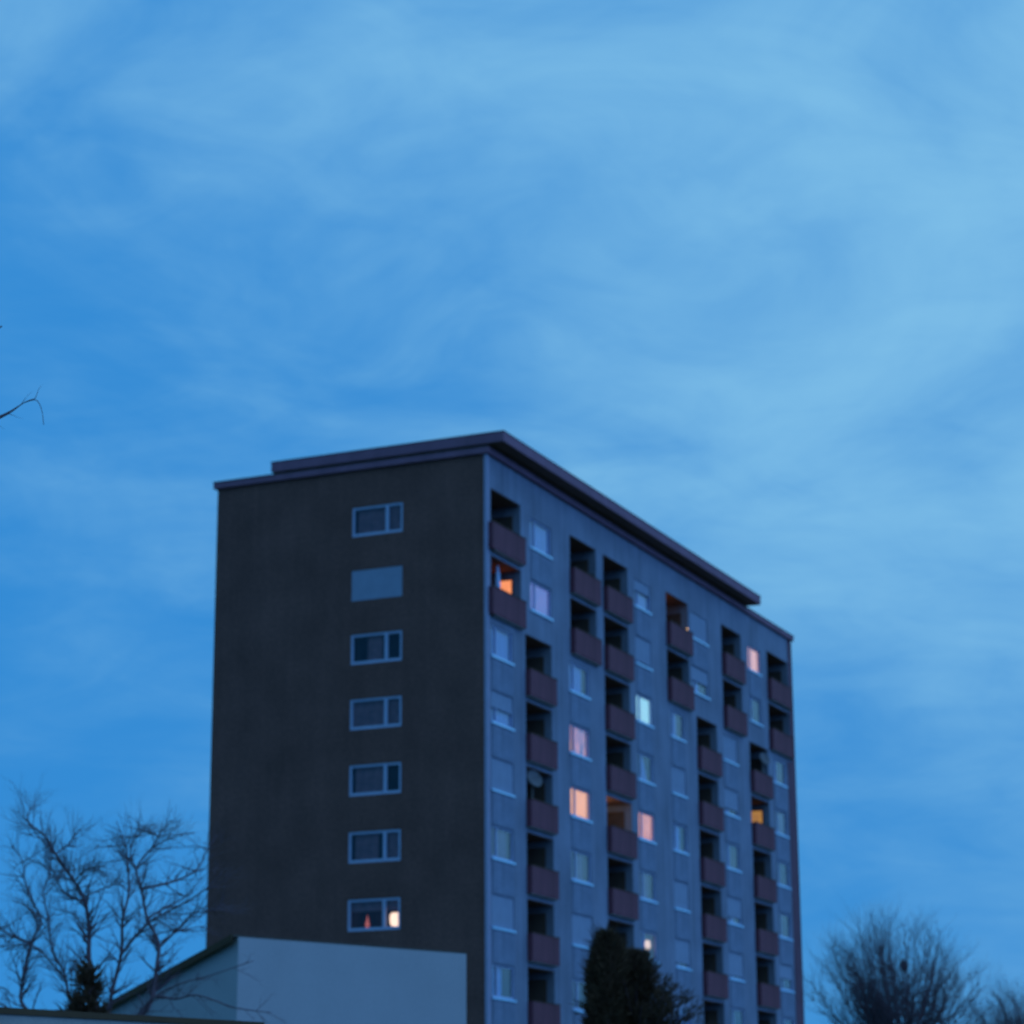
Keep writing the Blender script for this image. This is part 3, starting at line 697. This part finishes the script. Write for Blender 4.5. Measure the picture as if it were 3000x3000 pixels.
def column_conifer(px, depth, top_py, half, label, seed, n=9000):
    rnd = random.Random(seed); t = at(px, top_py, depth); h = t.z
    root = empty('columnar_conifer', (t.x, t.y, 0)); tag(root, label, 'tree')
    def rad(z, a):
        u = 1 - z / h
        return half * min(1.0, (u * 9) ** 0.55) * (0.9 + 0.25 * u) * (1 + 0.12 * math.sin(3 * a + z * 2.1) + 0.09 * math.sin(5 * a - z * 4.3) + 0.06 * math.sin(9 * a + z * 7.7))
    q = MB()
    def fn(r):
        z = h * (1 - r.random() ** 1.2); a = r.uniform(0, 6.283); k = r.uniform(0.75, 1.0) * rad(z, a)
        return Vector((k * math.cos(a), k * math.sin(a), z)), Vector((math.cos(a) * 0.5, math.sin(a) * 0.5, 0))
    sprays(q, fn, n, rnd, 0.24, 0.03, 0.7); sprays(q, fn, n // 6, rnd, 0.42, 0.025, 0.55)
    c = MB(); zs = [0.15 + (h - 0.35) * k / 24 for k in range(25)]
    for z in zs:
        for k in range(14): a = 6.283 * k / 14; rr = rad(z, a) * 0.82; c.v.append((rr * math.cos(a), rr * math.sin(a), z))
    for j in range(24):
        for k in range(14): c.f.append((j * 14 + k, j * 14 + (k + 1) % 14, (j + 1) * 14 + (k + 1) % 14, (j + 1) * 14 + k))
    c.v += q.v[:0]
    base_n = len(c.v); c.v += q.v; c.f += [tuple(i + base_n for i in f) for f in q.f]
    c.build('crown', 'needle', root)
    MB().tube([Vector((0, 0, 0)), Vector((0, 0, 1)), Vector((0, 0, h * 0.9))], [0.13, 0.11, 0.02], 7).build('trunk', 'bark', root)

def ragged_conifer(px, depth, top_py, spread, label, seed, nb=150, per=60, lean=0.0):
    rnd = random.Random(seed); t = at(px, top_py, depth); h = t.z
    root = empty('conifer', (t.x, t.y, 0)); tag(root, label, 'tree')
    q = MB(); tr = MB()
    tr.tube([Vector((0, 0, 0)), Vector((0.05, 0, h * 0.5)), Vector((0, 0, h * 0.97))], [0.16, 0.10, 0.015], 7)
    for b in range(nb):
        u = rnd.random() ** 0.8; z = h * (1 - 0.85 * u) - 0.05; a = rnd.uniform(0, 6.283)
        ln = spread * (0.10 + 0.9 * min(1, u * 2.2)) * rnd.uniform(0.6, 1.1) * (1 + lean * math.cos(a))
        d = Vector((math.cos(a), math.sin(a), rnd.uniform(0.2, 0.75)))
        p0 = Vector((0, 0, z)); pts = [p0, p0 + d * ln * 0.5 + Vector((0, 0, -0.04 * ln)), p0 + d * ln + Vector((0, 0, 0.12 * ln))]
        tr.tube(pts, [0.02, 0.014, 0.004], 4)
        def fn(r, pts=pts, ln=ln):
            k = r.random() ** 0.7; p = pts[0].lerp(pts[1], k * 2) if k < 0.5 else pts[1].lerp(pts[2], k * 2 - 1)
            dd = (pts[2] - pts[0]).normalized()
            o = Vector((r.uniform(-1, 1), r.uniform(-1, 1), r.uniform(-1, 1)))
            return p + o * 0.10, dd * 0.8 + o * 0.5
        sprays(q, fn, per, rnd, 0.17, 0.018, 0.25)
    q.build('crown', 'needle', root); tr.build('trunk', 'bark', root)

column_conifer(1776, 60, 2744, 0.46, 'dark columnar evergreen with rounded top before the tower front', 4)
ragged_conifer(1862, 60.4, 2795, 1.6, 'dark ragged evergreen beside the columnar one before the tower', 6, 620, 64, 0.1)
ragged_conifer(262, 38.0, 2822, 0.52, 'small dark evergreen tip rising before the bare tree, bottom left', 9, 200, 40)

# near tree beyond the left frame edge: one branch reaches into the picture
rnd = random.Random(31)
nb_ = at(-900, 1225, 20.0); NT = Vector((nb_.x, nb_.y, 0))
nt = empty('bare_tree', NT); tag(nt, 'bare tree off frame whose branch tip enters at the left edge', 'tree', 'bare trees')
trk, twg = MB(), MB()
def Q(px, py, dd=0.0): return at(px, py, 20.0 + dd) - NT
trk.tube(smooth_path([Vector((0, 0, 0)), Vector((0.1, 0, 3)), Vector((0, 0.1, 6)), Vector((0.1, 0, 9))]), [0.2 - 0.013 * i for i in range(13)], 9)
trk.tube(smooth_path([Vector((0.03, 0.05, 6.2)), Q(-600, 1420), Q(-250, 1310), Q(-60, 1245), Q(20, 1212), Q(70, 1180), Q(100, 1168)]), [max(0.0035, 0.05 * (1 - i / 21)) for i in range(25)], 7)
trk.tube(smooth_path([Q(70, 1180), Q(105, 1172), Q(122, 1200), Q(128, 1245)]), [max(0.003, 0.0045 - 0.0002 * i) for i in range(13)], 4)
trk.tube(smooth_path([Q(-250, 1310), Q(-150, 1100), Q(-60, 1000), Q(6, 955)]), [max(0.006, 0.03 - 0.002 * i) for i in range(13)], 5)
for k in range(14):
    z = rnd.uniform(3.5, 8.8); a = rnd.uniform(1.9, 4.6)
    d = Vector((math.cos(a), math.sin(a), rnd.uniform(0.3, 0.9))).normalized(); p = Vector((0.03, 0.05, z))
    limb(trk, twg, [p, p + d * 0.8, p + d * 1.6 + Vector((0, 0, 0.2)), p + d * 2.3 + Vector((0, 0, 0.5))], 0.05, 0.008, rnd, 10, 0.7, 0.08, 1)
for q0, q1 in (((20, 1212), (60, 1225)), ((-30, 1234), (15, 1258)), ((60, 1188), (85, 1150)), ((100, 1172), (112, 1150))):
    twig(twg, Q(*q0), (Q(*q1) - Q(*q0)).normalized(), 0.16, 0.0035, rnd, 0.0, 0)
trk.build('trunk', 'bark', nt, smooth=True); tag(twg.build('twigs', 'twig', nt), kind='stuff')
